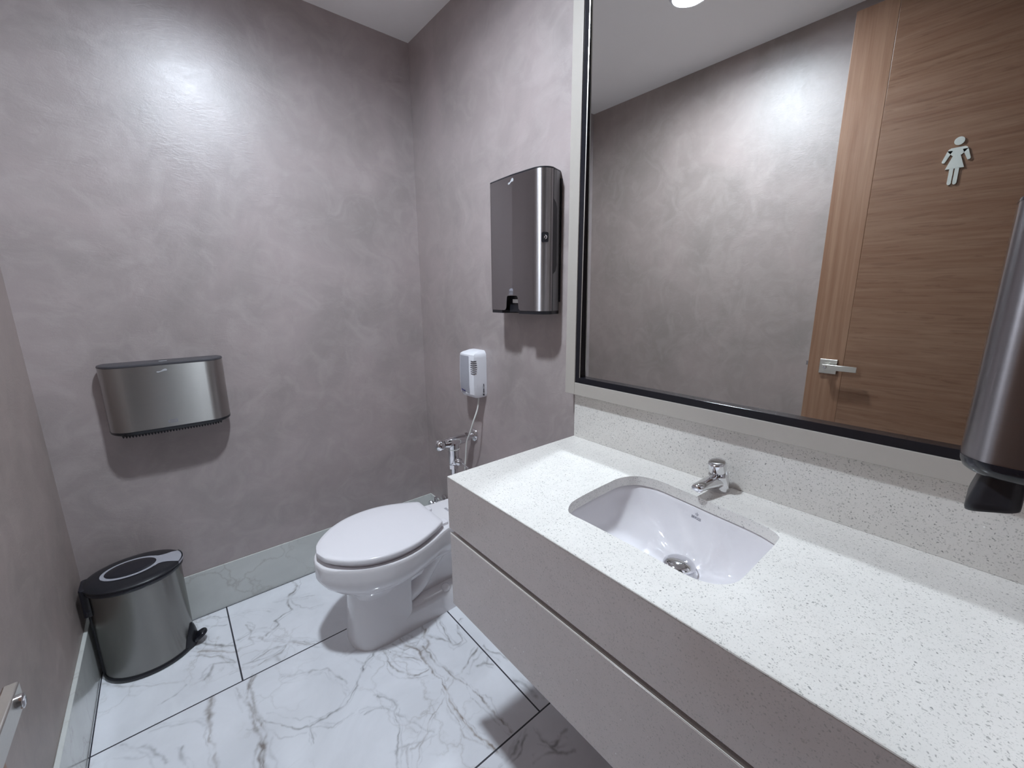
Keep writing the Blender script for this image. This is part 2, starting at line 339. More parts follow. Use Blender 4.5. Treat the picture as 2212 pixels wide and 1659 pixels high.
VEINS=[(0.0031,0.3,0.9,[(-0.768,-0.000),(-0.758,-0.056),(-0.780,-0.084),(-0.818,-0.115),(-0.819,-0.150),(-0.817,-0.210)]),(0.00248,0.2,0.8,[(-0.817,-0.210),(-0.852,-0.225),(-0.886,-0.240),(-0.886,-0.271),(-0.909,-0.288),(-0.932,-0.302)]),(0.0031,0.5,0.6,[(-0.984,-0.270),(-0.943,-0.307),(-0.885,-0.385),(-0.841,-0.427),(-0.785,-0.482)]),(0.00248,0.4,0.6,[(-0.876,-0.402),(-0.900,-0.432),(-0.936,-0.436),(-0.955,-0.436),(-0.980,-0.440)]),(0.00186,0.3,0.6,[(-0.998,-0.400),(-0.958,-0.391),(-0.926,-0.383),(-0.879,-0.404)]),(0.00372,0.5,0.75,[(-0.999,-0.488),(-1.018,-0.532),(-1.026,-0.609),(-1.024,-0.663),(-1.011,-0.734),(-1.019,-0.784),(-1.032,-0.801),(-1.039,-0.843),(-1.042,-0.878)]),(0.00682,0.5,0.5,[(-1.018,-0.779),(-1.028,-0.804),(-1.030,-0.850),(-1.034,-0.884)]),(0.00186,0.2,0.6,[(-1.021,-0.674),(-0.986,-0.713),(-0.953,-0.759),(-0.923,-0.794),(-0.892,-0.811)]),(0.00248,0.1,0.8,[(-0.892,-0.811),(-0.856,-0.808),(-0.809,-0.808),(-0.783,-0.801),(-0.757,-0.782),(-0.727,-0.771),(-0.727,-0.756),(-0.700,-0.726),(-0.678,-0.696),(-0.649,-0.679),(-0.612,-0.658)]),(0.00186,0.1,0.5,[(-0.892,-0.811),(-0.897,-0.837),(-0.902,-0.866)]),(0.00186,0.1,0.55,[(-0.893,-0.816),(-0.842,-0.853),(-0.813,-0.847),(-0.780,-0.849)]),(0.0031,0.2,0.6,[(-0.841,-0.595),(-0.825,-0.592),(-0.793,-0.623),(-0.776,-0.669),(-0.758,-0.726)]),(0.00186,0.2,0.35,[(-0.929,-0.555),(-0.890,-0.573),(-0.863,-0.584),(-0.840,-0.591)]),(0.00124,0.2,0.4,[(-0.781,-0.688),(-0.777,-0.736),(-0.780,-0.776)]),(0.00372,0.6,0.8,[(-0.530,-0.652),(-0.519,-0.709),(-0.491,-0.751),(-0.493,-0.803),(-0.492,-0.870),(-0.489,-0.928),(-0.494,-0.976)]),(0.00372,0.9,0.9,[(-0.492,-0.963),(-0.505,-1.023),(-0.504,-1.076),(-0.505,-1.138),(-0.500,-1.195),(-0.484,-1.255)]),(0.00744,0.4,0.3,[(-0.505,-1.023),(-0.507,-1.081),(-0.508,-1.142),(-0.499,-1.201)]),(0.00248,0.5,0.8,[(-0.470,-0.760),(-0.470,-0.830),(-0.455,-0.901),(-0.445,-0.957),(-0.433,-1.005),(-0.423,-1.071),(-0.419,-1.116),(-0.417,-1.169),(-0.410,-1.236)]),(0.00248,0.4,0.7,[(-0.600,-0.686),(-0.606,-0.741),(-0.597,-0.797),(-0.576,-0.838),(-0.541,-0.860),(-0.499,-0.872)]),(0.00248,0.4,0.75,[(-0.602,-0.675),(-0.564,-0.725),(-0.535,-0.767),(-0.502,-0.820)]),(0.00372,0.6,0.6,[(-0.424,-0.693),(-0.445,-0.762),(-0.484,-0.775),(-0.492,-0.837)]),(0.0124,0.5,0.28,[(-0.489,-0.735),(-0.483,-0.785),(-0.483,-0.853)]),(0.00186,0.3,0.75,[(-0.349,-0.652),(-0.364,-0.714),(-0.372,-0.786),(-0.373,-0.842),(-0.344,-0.839),(-0.325,-0.788),(-0.308,-0.751),(-0.277,-0.736)]),(0.00186,0.3,0.65,[(-0.315,-0.909),(-0.379,-0.933),(-0.423,-0.960),(-0.434,-0.959)]),(0.00124,0.6,0.5,[(-0.450,-0.964),(-0.505,-0.995),(-0.558,-1.018),(-0.598,-1.041),(-0.633,-1.077),(-0.665,-1.089),(-0.680,-1.081)]),(0.00124,0.6,0.5,[(-0.633,-1.077),(-0.666,-1.120),(-0.690,-1.138)]),(0.00186,0.1,0.5,[(-0.751,-0.887),(-0.713,-0.893),(-0.686,-0.913),(-0.667,-0.939),(-0.651,-0.926),(-0.661,-0.891),(-0.691,-0.851)]),(0.00186,0.1,0.6,[(-0.667,-0.939),(-0.676,-0.981),(-0.693,-1.026),(-0.714,-1.063),(-0.736,-1.099)]),(0.00186,0.2,0.5,[(-0.662,-0.949),(-0.642,-1.004),(-0.616,-1.044),(-0.599,-1.070)]),(0.00186,0.3,0.6,[(-0.428,-0.730),(-0.402,-0.780),(-0.373,-0.842)]),(0.00248,0.3,0.6,[(-0.552,-0.644),(-0.509,-0.661),(-0.476,-0.698),(-0.452,-0.738)]),(0.00248,0.3,0.6,[(-0.555,-0.679),(-0.529,-0.728),(-0.484,-0.739),(-0.437,-0.722)]),(0.00186,0.3,0.6,[(-0.521,-0.660),(-0.503,-0.713),(-0.473,-0.730)]),(0.00186,0.3,0.5,[(-0.430,-0.647),(-0.426,-0.702),(-0.433,-0.735)]),(0.00372,0.1,0.7,[(-0.510,-1.289),(-0.467,-1.283),(-0.419,-1.275)]),(0.0031,0.1,0.7,[(-0.476,-1.301),(-0.426,-1.296),(-0.383,-1.282)]),(0.00372,0.1,0.7,[(-0.361,-1.318),(-0.349,-1.350),(-0.296,-1.344),(-0.276,-1.343)]),(0.00496,0.1,0.6,[(-0.303,-1.400),(-0.347,-1.373),(-0.360,-1.324),(-0.356,-1.293)]),(0.00372,0.1,0.5,[(-0.423,-1.351),(-0.380,-1.357),(-0.347,-1.373)]),(0.00248,0.2,0.6,[(-0.290,-0.913),(-0.280,-0.948),(-0.262,-0.981),(-0.261,-1.024)]),(0.00248,0.2,0.6,[(-0.364,-0.970),(-0.333,-0.972),(-0.315,-1.004)]),(0.00248,0.2,0.5,[(-0.305,-0.962),(-0.328,-0.976)]),(0.00868,0.1,0.45,[(-0.295,-1.107),(-0.275,-1.147),(-0.273,-1.198)]),(0.00248,0.2,0.4,[(-0.719,-0.593),(-0.710,-0.614),(-0.680,-0.609)]),(0.00186,0.2,0.4,[(-0.694,-0.649),(-0.674,-0.683),(-0.660,-0.720)]),(0.00186,0.2,0.35,[(-0.716,-1.056),(-0.681,-1.064),(-0.637,-1.084),(-0.611,-1.083)]),(0.00186,0.4,0.4,[(-0.685,-1.072),(-0.711,-1.120)]),(0.00434,0.1,0.55,[(-1.087,-0.040),(-1.036,-0.085)]),(0.00186,0.1,0.6,[(-1.130,-0.073),(-1.089,-0.109),(-1.045,-0.135)]),(0.0031,0.3,0.6,[(-1.132,-0.186),(-1.068,-0.245),(-1.032,-0.278)]),(0.00434,0.7,0.55,[(-1.153,-0.218),(-1.091,-0.257),(-1.031,-0.318)]),(0.00248,0.3,0.5,[(-1.159,-0.238),(-1.093,-0.285),(-1.042,-0.366)]),(0.00248,0.2,0.5,[(-1.145,-0.386),(-1.121,-0.366),(-1.103,-0.334),(-1.042,-0.366)]),(0.00248,0.1,0.55,[(-1.261,-0.394),(-1.224,-0.387),(-1.190,-0.365)]),(0.00372,0.5,0.45,[(-1.428,-0.164),(-1.348,-0.245),(-1.283,-0.291),(-1.208,-0.330)]),(0.00558,0.6,0.6,[(-1.130,-0.479),(-1.143,-0.553),(-1.141,-0.619),(-1.146,-0.655),(-1.139,-0.699),(-1.140,-0.758)]),(0.00434,0.5,0.75,[(-1.004,-0.483),(-1.020,-0.522),(-1.038,-0.573),(-1.032,-0.639),(-1.031,-0.691),(-1.023,-0.759),(-1.018,-0.801),(-1.033,-0.848)]),(0.0031,0.3,0.5,[(-1.054,-0.485),(-1.049,-0.547),(-1.038,-0.596)]),(0.00248,0.1,0.4,[(-1.290,-0.499),(-1.257,-0.507),(-1.198,-0.543),(-1.147,-0.585)]),(0.00372,0.1,0.45,[(-1.354,-0.489),(-1.313,-0.539),(-1.289,-0.553),(-1.269,-0.607),(-1.248,-0.647)]),(0.00558,0.1,0.45,[(-1.218,-0.623),(-1.211,-0.663),(-1.203,-0.703)]),(0.00186,0.1,0.4,[(-1.022,-0.248),(-0.973,-0.234),(-0.928,-0.260)]),(0.00186,0.4,0.5,[(-0.984,-0.183),(-0.973,-0.234),(-0.987,-0.267),(-0.974,-0.317),(-1.033,-0.309)]),(0.00248,0.2,0.45,[(-0.941,-0.317),(-0.897,-0.355),(-0.837,-0.422),(-0.776,-0.477)]),(0.00186,0.1,0.45,[(-0.876,-0.405),(-0.934,-0.428),(-0.988,-0.412),(-1.024,-0.392)]),(0.00744,0.4,0.3,[(-0.954,-0.442),(-0.919,-0.441),(-0.919,-0.471)]),(0.00186,0.1,0.3,[(-1.029,-0.076),(-0.943,-0.117),(-0.887,-0.171)]),(0.00186,0.1,0.3,[(-0.877,-0.113),(-0.799,-0.137),(-0.715,-0.179)]),(0.00186,0.3,0.3,[(-0.795,-0.183),(-0.757,-0.256),(-0.705,-0.273)])]

# ================================================================ THE SETTING
def floor_mesh():
    xs = np.concatenate([[-1.56], np.arange(-1.444, .0001, .003), [.12]])
    ys = np.concatenate([[-3.6, -2.6], np.arange(-1.80, .0001, .003), [.12]])
    X, Y = np.meshgrid(xs, ys)
    P = np.stack([X.ravel(), Y.ravel()], 1); n = len(P)
    vein = np.zeros(n); warm = np.zeros(n)
    rs = np.random.RandomState(3)
    def vnoise(freq, seed):
        g = np.random.RandomState(seed).rand(64, 64)*2-1
        a = (P[:,0]+2)*freq; b_ = (P[:,1]+4)*freq
        i = np.floor(a).astype(int); j = np.floor(b_).astype(int); u = a-i; v = b_-j
        u = u*u*(3-2*u); v = v*v*(3-2*v)
        at = lambda p_, q_: g[p_ % 64, q_ % 64]
        return (at(i,j)*(1-u)+at(i+1,j)*u)*(1-v) + (at(i,j+1)*(1-u)+at(i+1,j+1)*u)*v
    W = P + np.stack([.0075*vnoise(18,1)+.0038*vnoise(47,2)+.0020*vnoise(118,3), .0075*vnoise(18,4)+.0038*vnoise(47,5)+.0020*vnoise(118,6)], 1)
    wid = 1 + .55*vnoise(14,7) + .35*vnoise(55,8)
    brk = np.clip(.72 + .45*vnoise(23,9) + .35*vnoise(80,10), .12, 1.15)
    ALL = []
    for w, wm, amp, pts in VEINS:
        ALL.append((w, wm, amp, pts))
        for k in range(2):      # fainter strands running beside each vein
            ox, oy = rs.normal(0, .011, 2)
            ALL.append((w*.45, wm*.6, amp*.42, [(x+ox+rs.normal(0,.006), y+oy+rs.normal(0,.006)) for x, y in pts]))
    P0 = P; P = W
    for w, wm, amp, pts in ALL:
        # break each traced vein into slightly wandering short pieces
        Q = [np.array(pts[0])]
        for a, b in zip(pts[:-1], pts[1:]):
            a = np.array(a); b = np.array(b); L = np.hypot(*(b-a)); m = max(1, int(L/.02))
            for k in range(1, m+1):
                q = a + (b-a)*k/m
                if k < m: q = q + rs.normal(0, .0022, 2)
                Q.append(q)
        for i, (a, b) in enumerate(zip(Q[:-1], Q[1:])):
            ww = w*.72 + .0015
            lo = np.minimum(a, b) - 4*ww; hi = np.maximum(a, b) + 4*ww
            sel = np.where((P[:,0] > lo[0]) & (P[:,0] < hi[0]) & (P[:,1] > lo[1]) & (P[:,1] < hi[1]))[0]
            if not len(sel): continue
            d = b - a; L2 = max(1e-9, d @ d)
            t = np.clip(((P[sel]-a) @ d)/L2, 0, 1)
            r = np.hypot(*(P[sel] - (a + t[:,None]*d)).T)
            v = min(1.0, amp*1.25)*brk[sel]*np.exp(-(r/(ww*np.clip(wid[sel], .35, 2)))**2)
            better = v > vein[sel]
            vein[sel] = np.where(better, v, vein[sel]); warm[sel] = np.where(better, wm, warm[sel])
    P = P0
    me = bpy.data.meshes.new('floor')
    nx, ny = len(xs), len(ys)
    idx = np.arange(n).reshape(ny, nx)
    quads = np.stack([idx[:-1,:-1], idx[:-1,1:], idx[1:,1:], idx[1:,:-1]], -1).reshape(-1, 4)
    me.vertices.add(n); me.vertices.foreach_set('co', np.concatenate([P, np.zeros((n,1))], 1).ravel().astype(np.float32))
    me.loops.add(quads.size); me.loops.foreach_set('vertex_index', quads.ravel().astype(np.int32))
    me.polygons.add(len(quads)); me.polygons.foreach_set('loop_start', (np.arange(len(quads))*4).astype(np.int32))
    me.update(calc_edges=True); me.validate()
    at = me.color_attributes.new('veins', 'FLOAT_COLOR', 'POINT')
    at.data.foreach_set('color', np.stack([np.clip(vein,0,1), warm, np.zeros(n), np.ones(n)], 1).ravel().astype(np.float32))
    me.materials.append(M['floor'])
    o = bpy.data.objects.new('floor', me); return link(o)

struct(floor_mesh(), 'white marble tiles with grey and brown veins and thin dark joints')
struct(MB().box((-1.56, -3.6, H), (.12, .12, H+.08)).build('ceiling', M['ceiling'], smooth=0), 'plain pale grey ceiling')
struct(MB().box((-1.56, 0, -.05), (.12, .12, H)).build('wall_far', M['plaster'], smooth=0), 'taupe trowelled plaster wall behind the toilet and bin')
struct(MB().box((0, -3.6, -.05), (.12, 0, H)).build('wall_right', M['plaster'], smooth=0), 'taupe trowelled plaster wall carrying the mirror')
struct(MB().box((-WL-.12, -3.6, -.05), (-WL-.004, 0, H)).build('wall_left', M['plaster_left'], smooth=0), 'taupe trowelled plaster wall seen in the mirror')
nw = MB().box((-.555, YN-.12, 0), (0, YN, H)).box((-WL-.004, YN-.12, 0), (-1.308, YN, H)).box((-1.308, YN-.12, 2.415), (-.555, YN, H))
struct(nw.build('wall_near', M['plaster'], smooth=0), 'entrance wall around the doorway')
struct(MB().box((-1.56, -3.72, -.05), (.12, -3.6, H)).build('wall_hallway', M['plaster'], smooth=0), 'hallway wall outside the door')
BH = .205
struct(MB().box((-WL-.004, -.006, 0), (0, 0, BH)).build('baseboard_far', M['skirt'], smooth=0, bevel=.0015), 'tall grey marble baseboard below the far wall')
struct(MB().box((-.006, -2.135, 0), (0, -.006, BH)).build('baseboard_right', M['skirt'], smooth=0, bevel=.0015), 'marble baseboard behind the toilet')
struct(MB().box((-WL-.004, YN, 0), (-WL+.008, -.006, BH)).build('baseboard_left', M['skirt'], smooth=0, bevel=.002), 'marble baseboard below the left wall')

# ---------------------------------------------------------------- door (open, parked along the left wall)
DX0, DX1, DY0, DY1, DZ1 = -1.302, -1.262, -2.168, -1.462, 2.408
SY = -1.595
door = struct(MB().box((DX0, DY0, .008), (DX1, SY, DZ1)).build('door_1', M['wood_h'], smooth=0, bevel=.0015), 'brown wooden door standing open')
MB().box((DX0, SY, .008), (DX1, DY1, DZ1)).build('stile', M['wood_v'], door, smooth=0, bevel=.002)
for sx, x0 in ((1, DX1), (-1, DX0)):
    ros = MB().box((min(x0, x0+sx*.009), -1.574, .965), (max(x0, x0+sx*.009), -1.509, 1.030)).build('door_handle', M['satin'], door, smooth=0, bevel=.0015)
    lv = MB().lathe([(.011, 0), (.011, .031)], (x0+sx*.008, -1.538, .998), (sx, 0, 0), 20)
    xa, xb = sorted((x0+sx*.030, x0+sx*.040))
    lv.box((xa, -1.650, .986), (xb, -1.524, 1.010)).build('lever', M['satin'], ros, smooth=30, bevel=.0015)
    MB().lathe([(.0065, 0), (.0065, .003), (.004, .004)], (x0+sx*.040, -1.538, .998), (sx, 0, 0), 16).build('turn_button', M['chrome'], ros)
MB().box((DX0+.009, DY1, .955), (DX1-.009, DY1+.002, 1.045)).build('strike_plate', M['satin'], door, smooth=0)
MB().prism([(DY1+.001, DX0+.014), (DY1+.012, DX0+.018), (DY1+.012, DX0+.021), (DY1+.001, DX1-.010)], lambda u, v, w: (v, u, w), .992, 1.010).build('latch_bolt', M['chrome'], door, smooth=0)
# women's pictogram: flat metal cut-outs screwed to the door face
sg = MB()
SX0, SX1 = DX1, DX1 + .005
cy, k = -1.825, 1.0
def sgp(pts): sg.prism(pts, lambda u, v, w: (w, cy+u, v), SX0, SX1)
sgp([(.0135*math.cos(a), 1.853+.0135*math.sin(a)) for a in [2*PI*i/28 for i in range(28)]])
sgp([(-.017, 1.832), (.017, 1.832), (.023, 1.829), (.026, 1.823), (.012, 1.806), (.0095, 1.806), (.024, 1.762), (-.024, 1.762), (-.0095, 1.806), (-.012, 1.806), (-.026, 1.823), (-.023, 1.829)])
for s in (1, -1):
    arm = [(.012, 1.823), (.026, 1.824), (.0365, 1.790), (.0345, 1.786), (.0295, 1.785), (.0275, 1.788)]
    leg = [(.0018, 1.7625), (.0125, 1.7625), (.0125, 1.713), (.0105, 1.7085), (.0065, 1.707), (.0032, 1.709), (.0018, 1.713)]
    sgp([(s*u, v) for u, v in arm]); sgp([(s*u, v) for u, v in leg])
o = sg.build('pictogram', M['sign'], door, smooth=0); o['label'] = 'pale metal figure of a woman in a dress'

# ================================================================ CEILING LAMP
LX, LY = -.795, -1.015
lamp = thing('ceiling_light', (LX, LY, H), 'round recessed ceiling spotlight reflected at the top of the mirror', 'light')
MB().lathe([(.0655, -.001), (.0655, -.020), (.0685, -.021), (.080, -.012), (.086, -.001), (.0655, -.001)], (LX, LY, H), (0,0,1), 48, False, False).build('trim_ring', M['white_plastic'], lamp)
MB().lathe([(.0005, -.003), (.063, -.003), (.063, -.0025), (.0005, -.0025)], (LX, LY, H), (0,0,1), 48).build('diffuser', M['lamp'], lamp)
ld_ = bpy.data.lights.new('spotlight_glow', 'AREA'); ld_.shape = 'DISK'; ld_.size = .124; ld_.color = (.80, .90, 1.0)
ld_.energy = LAMP*PI*PI*.062**2; ld_.use_shadow = True
lo_ = bpy.data.objects.new('spotlight_glow', ld_); lo_.location = (LX, LY, H-.0045); link(lo_, lamp)

# ================================================================ VANITY
VY0, VY1, FX = YN + .001, -1.117, -.536
SINK = [(-0.42, -1.458), (-0.396, -1.442), (-0.365, -1.435), (-0.298, -1.431), (-0.24, -1.43), (-0.199, -1.43), (-0.168, -1.438), (-0.145, -1.452), (-0.132, -1.469), (-0.122, -1.506), (-0.125, -1.552), (-0.129, -1.592), (-0.139, -1.683), (-0.144, -1.735), (-0.151, -1.773), (-0.162, -1.799), (-0.171, -1.809), (-0.181, -1.813), (-0.216, -1.815), (-0.267, -1.815), (-0.316, -1.815), (-0.352, -1.815), (-0.375, -1.814), (-0.391, -1.809), (-0.404, -1.801), (-0.416, -1.789), (-0.424, -1.773), (-0.428, -1.759), (-0.4295, -1.732), (-0.4285, -1.703), (-0.4275, -1.665), (-0.427, -1.624), (-0.427, -1.581), (-0.427, -1.534), (-0.428, -1.502), (-0.429, -1.485), (-0.4275, -1.470)]
SINK = [tuple(q[:2]) for q in catmull([(a, b, 0) for a, b in SINK], 3, True)]

counter = thing('vanity_countertop', (-.27, -1.6, HC), 'white speckled quartz countertop with deep front apron around the sink', 'countertop')
cb = MB()
TH = .026
outer = [(FX, VY0), (-.0005, VY0), (-.0005, VY1), (FX, VY1)]
for z, up in ((HC, True), (HC-TH, False)):
    loops = [[Vector((x, y, 0)) for x, y in outer], [Vector((x, y, 0)) for x, y in SINK]]
    tri = tessellate_polygon(loops); allp = [p for l in loops for p in l]
    cb.add([(p.x, p.y, z) for p in allp], [tuple(t_) for t_ in tri])
n = len(SINK)
cb.add([(x, y, HC) for x, y in SINK] + [(x, y, HC-TH) for x, y in SINK], [(i, (i+1) % n, n+(i+1) % n, n+i) for i in range(n)])
cb.add([(x, y, z) for z in (HC, HC-TH) for x, y in outer], [(i, (i+1) % 4, 4+(i+1) % 4, 4+i) for i in range(4)])
me_ = cb
o = me_.build('slab', M['quartz'], counter, smooth=30, fix=False)
bm = bmesh.new(); bm.from_mesh(o.data); bmesh.ops.remove_doubles(bm, verts=bm.verts[:], dist=1e-5); bmesh.ops.recalc_face_normals(bm, faces=bm.faces[:]); bm.to_mesh(o.data); bm.free()
o.data.set_sharp_from_angle(angle=math.radians(30))
MB().box((FX-.0006, VY0, .705), (FX+.02, VY1+.0006, HC-.0024)).box((FX+.02, VY1-.02, .705), (-.0005, VY1+.0006, HC-TH-.0002)).box((FX+.02, VY1-.0002, HC-TH-.0002), (-.0005, VY1+.0006, HC-.0024)).build('apron', M['quartz_front'], counter, smooth=0, bevel=.0008)
# polished arris and small chips along the front edge
MB().tube([(FX+.0015, VY0, HC-.0015), (FX+.0015, VY1-.0015, HC-.0015)], .0024, 8).build('edge', M['quartz'], counter)

sp = MB().box((-.02, VY0, HC), (-.0005, VY1, 1.0150)).build('backsplash', M['quartz'], smooth=0, bevel=.001)
tag(sp, 'upright speckled quartz strip between the countertop and the mirror', 'backsplash')

cab = thing('vanity_cabinet', (-.27, -1.6, .46), 'floating vanity cabinet with a long handleless grey drawer front below the countertop', 'cabinet')
MB().box((FX, VY0, .460), (FX+.02, VY1-.003, .6885)).build('drawer_front', M['quartz_front'], cab, smooth=0, bevel=.0015)
MB().box((FX+.0005, VY0, .6885), (FX+.006, VY1-.003, .6900)).build('edge_strip', M['edge_white'], cab, smooth=0)
MB().box((FX+.023, VY0, .462), (-.001, VY1-.022, .7040)).build('carcass', M['cabinet_red'], cab, smooth=0)

# ---------------------------------------------------------------- sink
DC = Vector((-.238, -1.640, 0))
def sink_sec(k):
    back = [1.045, 1.00, .955, .86, .70, .52, .33, .17][k]; side = [1.03, 1.01, .99, .955, .90, .76, .48, .20][k]
    z = [HC-TH-.0012, .826, .808, .782, .755, .733, .720, .714][k]
    out = []
    for x, y in SINK:
        v = Vector((x-DC.x, y-DC.y, 0)); a = math.atan2(v.y, v.x); c = max(0, math.cos(a))**1.2
        s = back*c + side*(1-c)
        zz = z
        if 1 < k < 6: zz += .008*math.sin(7*a + 1.2*k)*max(0, math.cos(a*.75))
        out.append((DC.x + v.x*s, DC.y + v.y*s, zz))
    return out
secs = [sink_sec(k) for k in range(8)]
fine = []
for i in range(len(SINK)):
    c_ = catmull([s_[i] for s_ in secs], 4); fine.append(c_)
secs = [[fine[i][k] for i in range(len(SINK))] for k in range(len(fine[0]))]
sink = thing('sink', (DC.x, DC.y, .71), 'white ceramic undermount sink set into the speckled countertop', 'sink')
sm = MB().loft(secs, False, True)
flange = [[(DC.x+(x-DC.x)*1.045, DC.y+(y-DC.y)*1.03, HC-TH-.0012) for x, y in SINK], [(DC.x+(x-DC.x)*1.10, DC.y+(y-DC.y)*1.08, HC-TH-.0016) for x, y in SINK]]
sm.loft(flange, False, False)
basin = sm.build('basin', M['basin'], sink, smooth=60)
bvh = BVHTree.FromPolygons([Vector(p) for s_ in secs for p in s_], [tuple(f) for f in MB().loft(secs, False, True).f])
def drop(x, y, lift=.0006):
    h = bvh.ray_cast(Vector((x, y, .90)), Vector((0, 0, -1)))
    if h[0] is None: return (x, y, .83)
    nn = h[1] if h[1].z > 0 else -h[1]
    q = h[0] + nn*lift
    return (q.x, q.y, q.z)
def onback(u, v, lift=.0008):
    """a point on the basin's back wall: u to the right as one faces it, v height"""
    h = bvh.ray_cast(Vector((-.25, -u, v)), Vector((1, 0, 0)))
    if h[0] is None: return (-.13, -u, v)
    return (h[0].x - lift, h[0].y, h[0].z)
lg = MB()
LGU, LGV = 1.6235, .8065
flat_text(lg, 'BRIGGS', .0085, lambda a, b: onback(LGU + a*.92, LGV + b), bold=True)
def stroke(pts, w):
    for (a, b), (c, d) in zip(pts[:-1], pts[1:]):
        L = math.hypot(c-a, d-b) or 1; nx, ny = -(d-b)/L*w, (c-a)/L*w
        lg.add([onback(LGU+p, LGV+q) for p, q in ((a+nx, b+ny), (a-nx, b-ny), (c-nx, d-ny), (c+nx, d+ny))], [(0, 1, 2, 3)])
stroke([(-.0045+.0, .0105), (-.003, .0078), (0, .0066), (.003, .0078), (.0045, .0105)], .0005)
stroke([(-.0025, .0108), (0, .0095), (.0025, .0108), (.0045, .0105)], .0004)
stroke([(0, .0098), (0, .0140)], .0005)
lg.build('maker_mark', M['print_grey'], sink, smooth=0, fix=False)
dz = .7145
MB().lathe([(.042, .0), (.041, .003), (.034, .0045), (.030, .002), (.020, .001)], (DC.x, DC.y, dz), (0,0,1), 40).build('drain_ring', M['chrome'], sink)
MB().lathe([(.012, .0), (.012, .014), (.0345, .0165), (.0358, .019), (.0335, .0235), (.026, .0285), (.014, .0316), (.004, .0324)], (DC.x, DC.y, dz), (0,0,1), 40).build('drain_plug', M['chrome'], sink, smooth=50)

# ---------------------------------------------------------------- tap
FBX, FBY = -.050, -1.635
tap = thing('faucet', (FBX, FBY, HC), 'small chrome push-button tap at the back of the sink', 'faucet')
ax = Vector((-.026, .004, .085)).normalized()
fm = MB()
secs = []
for s, h, sh in ((.0255, 0, 0), (.0262, .003, 0), (.0250, .012, -.001), (.0238, .026, -.004), (.0228, .036, -.0075), (.0225, .042, -.010)):
    secs.append([(FBX + sh + s*math.cos(a)*1.04, FBY + s*math.sin(a)*.96, HC + h) for a in [2*PI*i/36 for i in range(36)]])
fm.loft(secs)
ss = []
for k, (q, ry, rz) in enumerate((((-.045, -1.635, .8815), .0215, .0205), ((-.066, -1.6325, .8850), .0208, .0195), ((-.086, -1.630, .8870), .0190, .0160), ((-.106, -1.6275, .8885), .0172, .0128), ((-.126, -1.6248, .8890), .0158, .0105), ((-.141, -1.6228, .8890), .0148, .0092), ((-.1480, -1.622, .8885), .0120, .0078), ((-.1500, -1.622, .8880), .0060, .0040))):
    ss.append([(q[0], q[1] + ry*math.cos(a), q[2] + rz*math.sin(a)) for a in [2*PI*i/28 for i in range(28)]])
fm.loft(ss)
fm.build('body', M['chrome'], tap, smooth=50)
c0 = Vector((FBX-.010, FBY+.0015, HC+.0405))
MB().lathe([(.0225, 0), (.0232, .003), (.0215, .006), (.0180, .0065)], c0, ax, 36).build('collar', M['chrome'], tap, smooth=50)
MB().lathe([(.0175, .004), (.0180, .011), (.0200, .0145), (.0206, .022), (.0206, .0365), (.0200, .0392), (.0180, .0408), (.0100, .0418), (.0015, .0421)], c0, ax, 36).build('push_button', M['chrome'], tap, smooth=50)
MB().lathe([(.0080, 0), (.0080, .004)], (-.136, -1.6232, .8775), (0,0,1), 20).build('aerator', M['chrome'], tap)

# ================================================================ MIRROR
mir = thing('mirror', (-.02, -1.6, 1.016), 'large wall mirror with pale frame and black inner trim above the vanity', 'mirror')
MY0, MY1, MZ0, MZ1, FW = YN + .001, -1.091, 1.0155, 2.42, .041
FXX = -.041
fr = MB().box((FXX, MY1-FW, MZ0), (-.0005, MY1, MZ1)).box((FXX, MY0, MZ0), (-.0205, MY1-FW, MZ0+FW)).box((FXX, MY0, MZ1-FW), (-.0205, MY1-FW, MZ1)).box((FXX, MY0, MZ0+FW), (-.0205, MY0+.01, MZ1-FW))
fr.build('frame', M['frame'], mir, smooth=0, bevel=.0012)
TB = .0195
a0, a1, b0, b1 = MY0+.01, MY1-FW, MZ0+FW, MZ1-FW
tr = MB().box((-.0375, a1-TB*.95, b0), (-.0205, a1, b1)).box((-.0375, a0, b0), (-.0205, a1-TB*.95, b0+TB)).box((-.0375, a0, b1-TB), (-.0205, a1-TB*.95, b1))
tr.build('inner_trim', M['trim'], mir, smooth=0, bevel=.0008)
gy0, gy1, gz0, gz1 = a0, a1-TB*.95+.002, b0+TB-.002, b1-TB+.002
def gx(y, z): return -.0215 - .0019*(y+1.6)*0 - .0093*(z-gz0)
MB().add([(gx(y, z)+dx, y, z) for dx in (0, .004) for y, z in ((gy0, gz0), (gy1, gz0), (gy1, gz1), (gy0, gz1))],
         [(0,1,2,3), (4,7,6,5), (0,4,5,1), (1,5,6,2), (2,6,7,3), (3,7,4,0)]).build('glass', M['mirror'], mir, smooth=0)
ge = MB()
w_ = .0026
ge.add([(-.0377, gy1-.0012, gz0), (-.0377, gy1-.0012, gz1), (-.0377+w_*.30, gy1-.0012-w_, gz1), (-.0377+w_*.30, gy1-.0012-w_, gz0), (-.0377+.004, gy1-.0012, gz0), (-.0377+.004, gy1-.0012, gz1)],
       [(0,1,2,3), (3,2,5,4), (4,5,1,0), (0,3,4), (1,5,2)])
ge.build('glass_edge', M['satin'], mir, smooth=0)

# ================================================================ TOWEL DISPENSER (wall_right)
def swoosh(mb, fn, s):
    pts = [(-.95,-.38), (-.70,-.44), (-.30,-.36), (.10,-.18), (.45,-.10), (.80,-.16), (.97,.02), (.96,.26), (.78,.44), (.50,.46), (.26,.34), (.02,.12), (-.24,-.06), (-.50,-.12), (-.74,-.06), (-.92,-.12)]
    mb.add([fn(a*s, b*s) for a, b in pts], [tuple(range(len(pts)))])

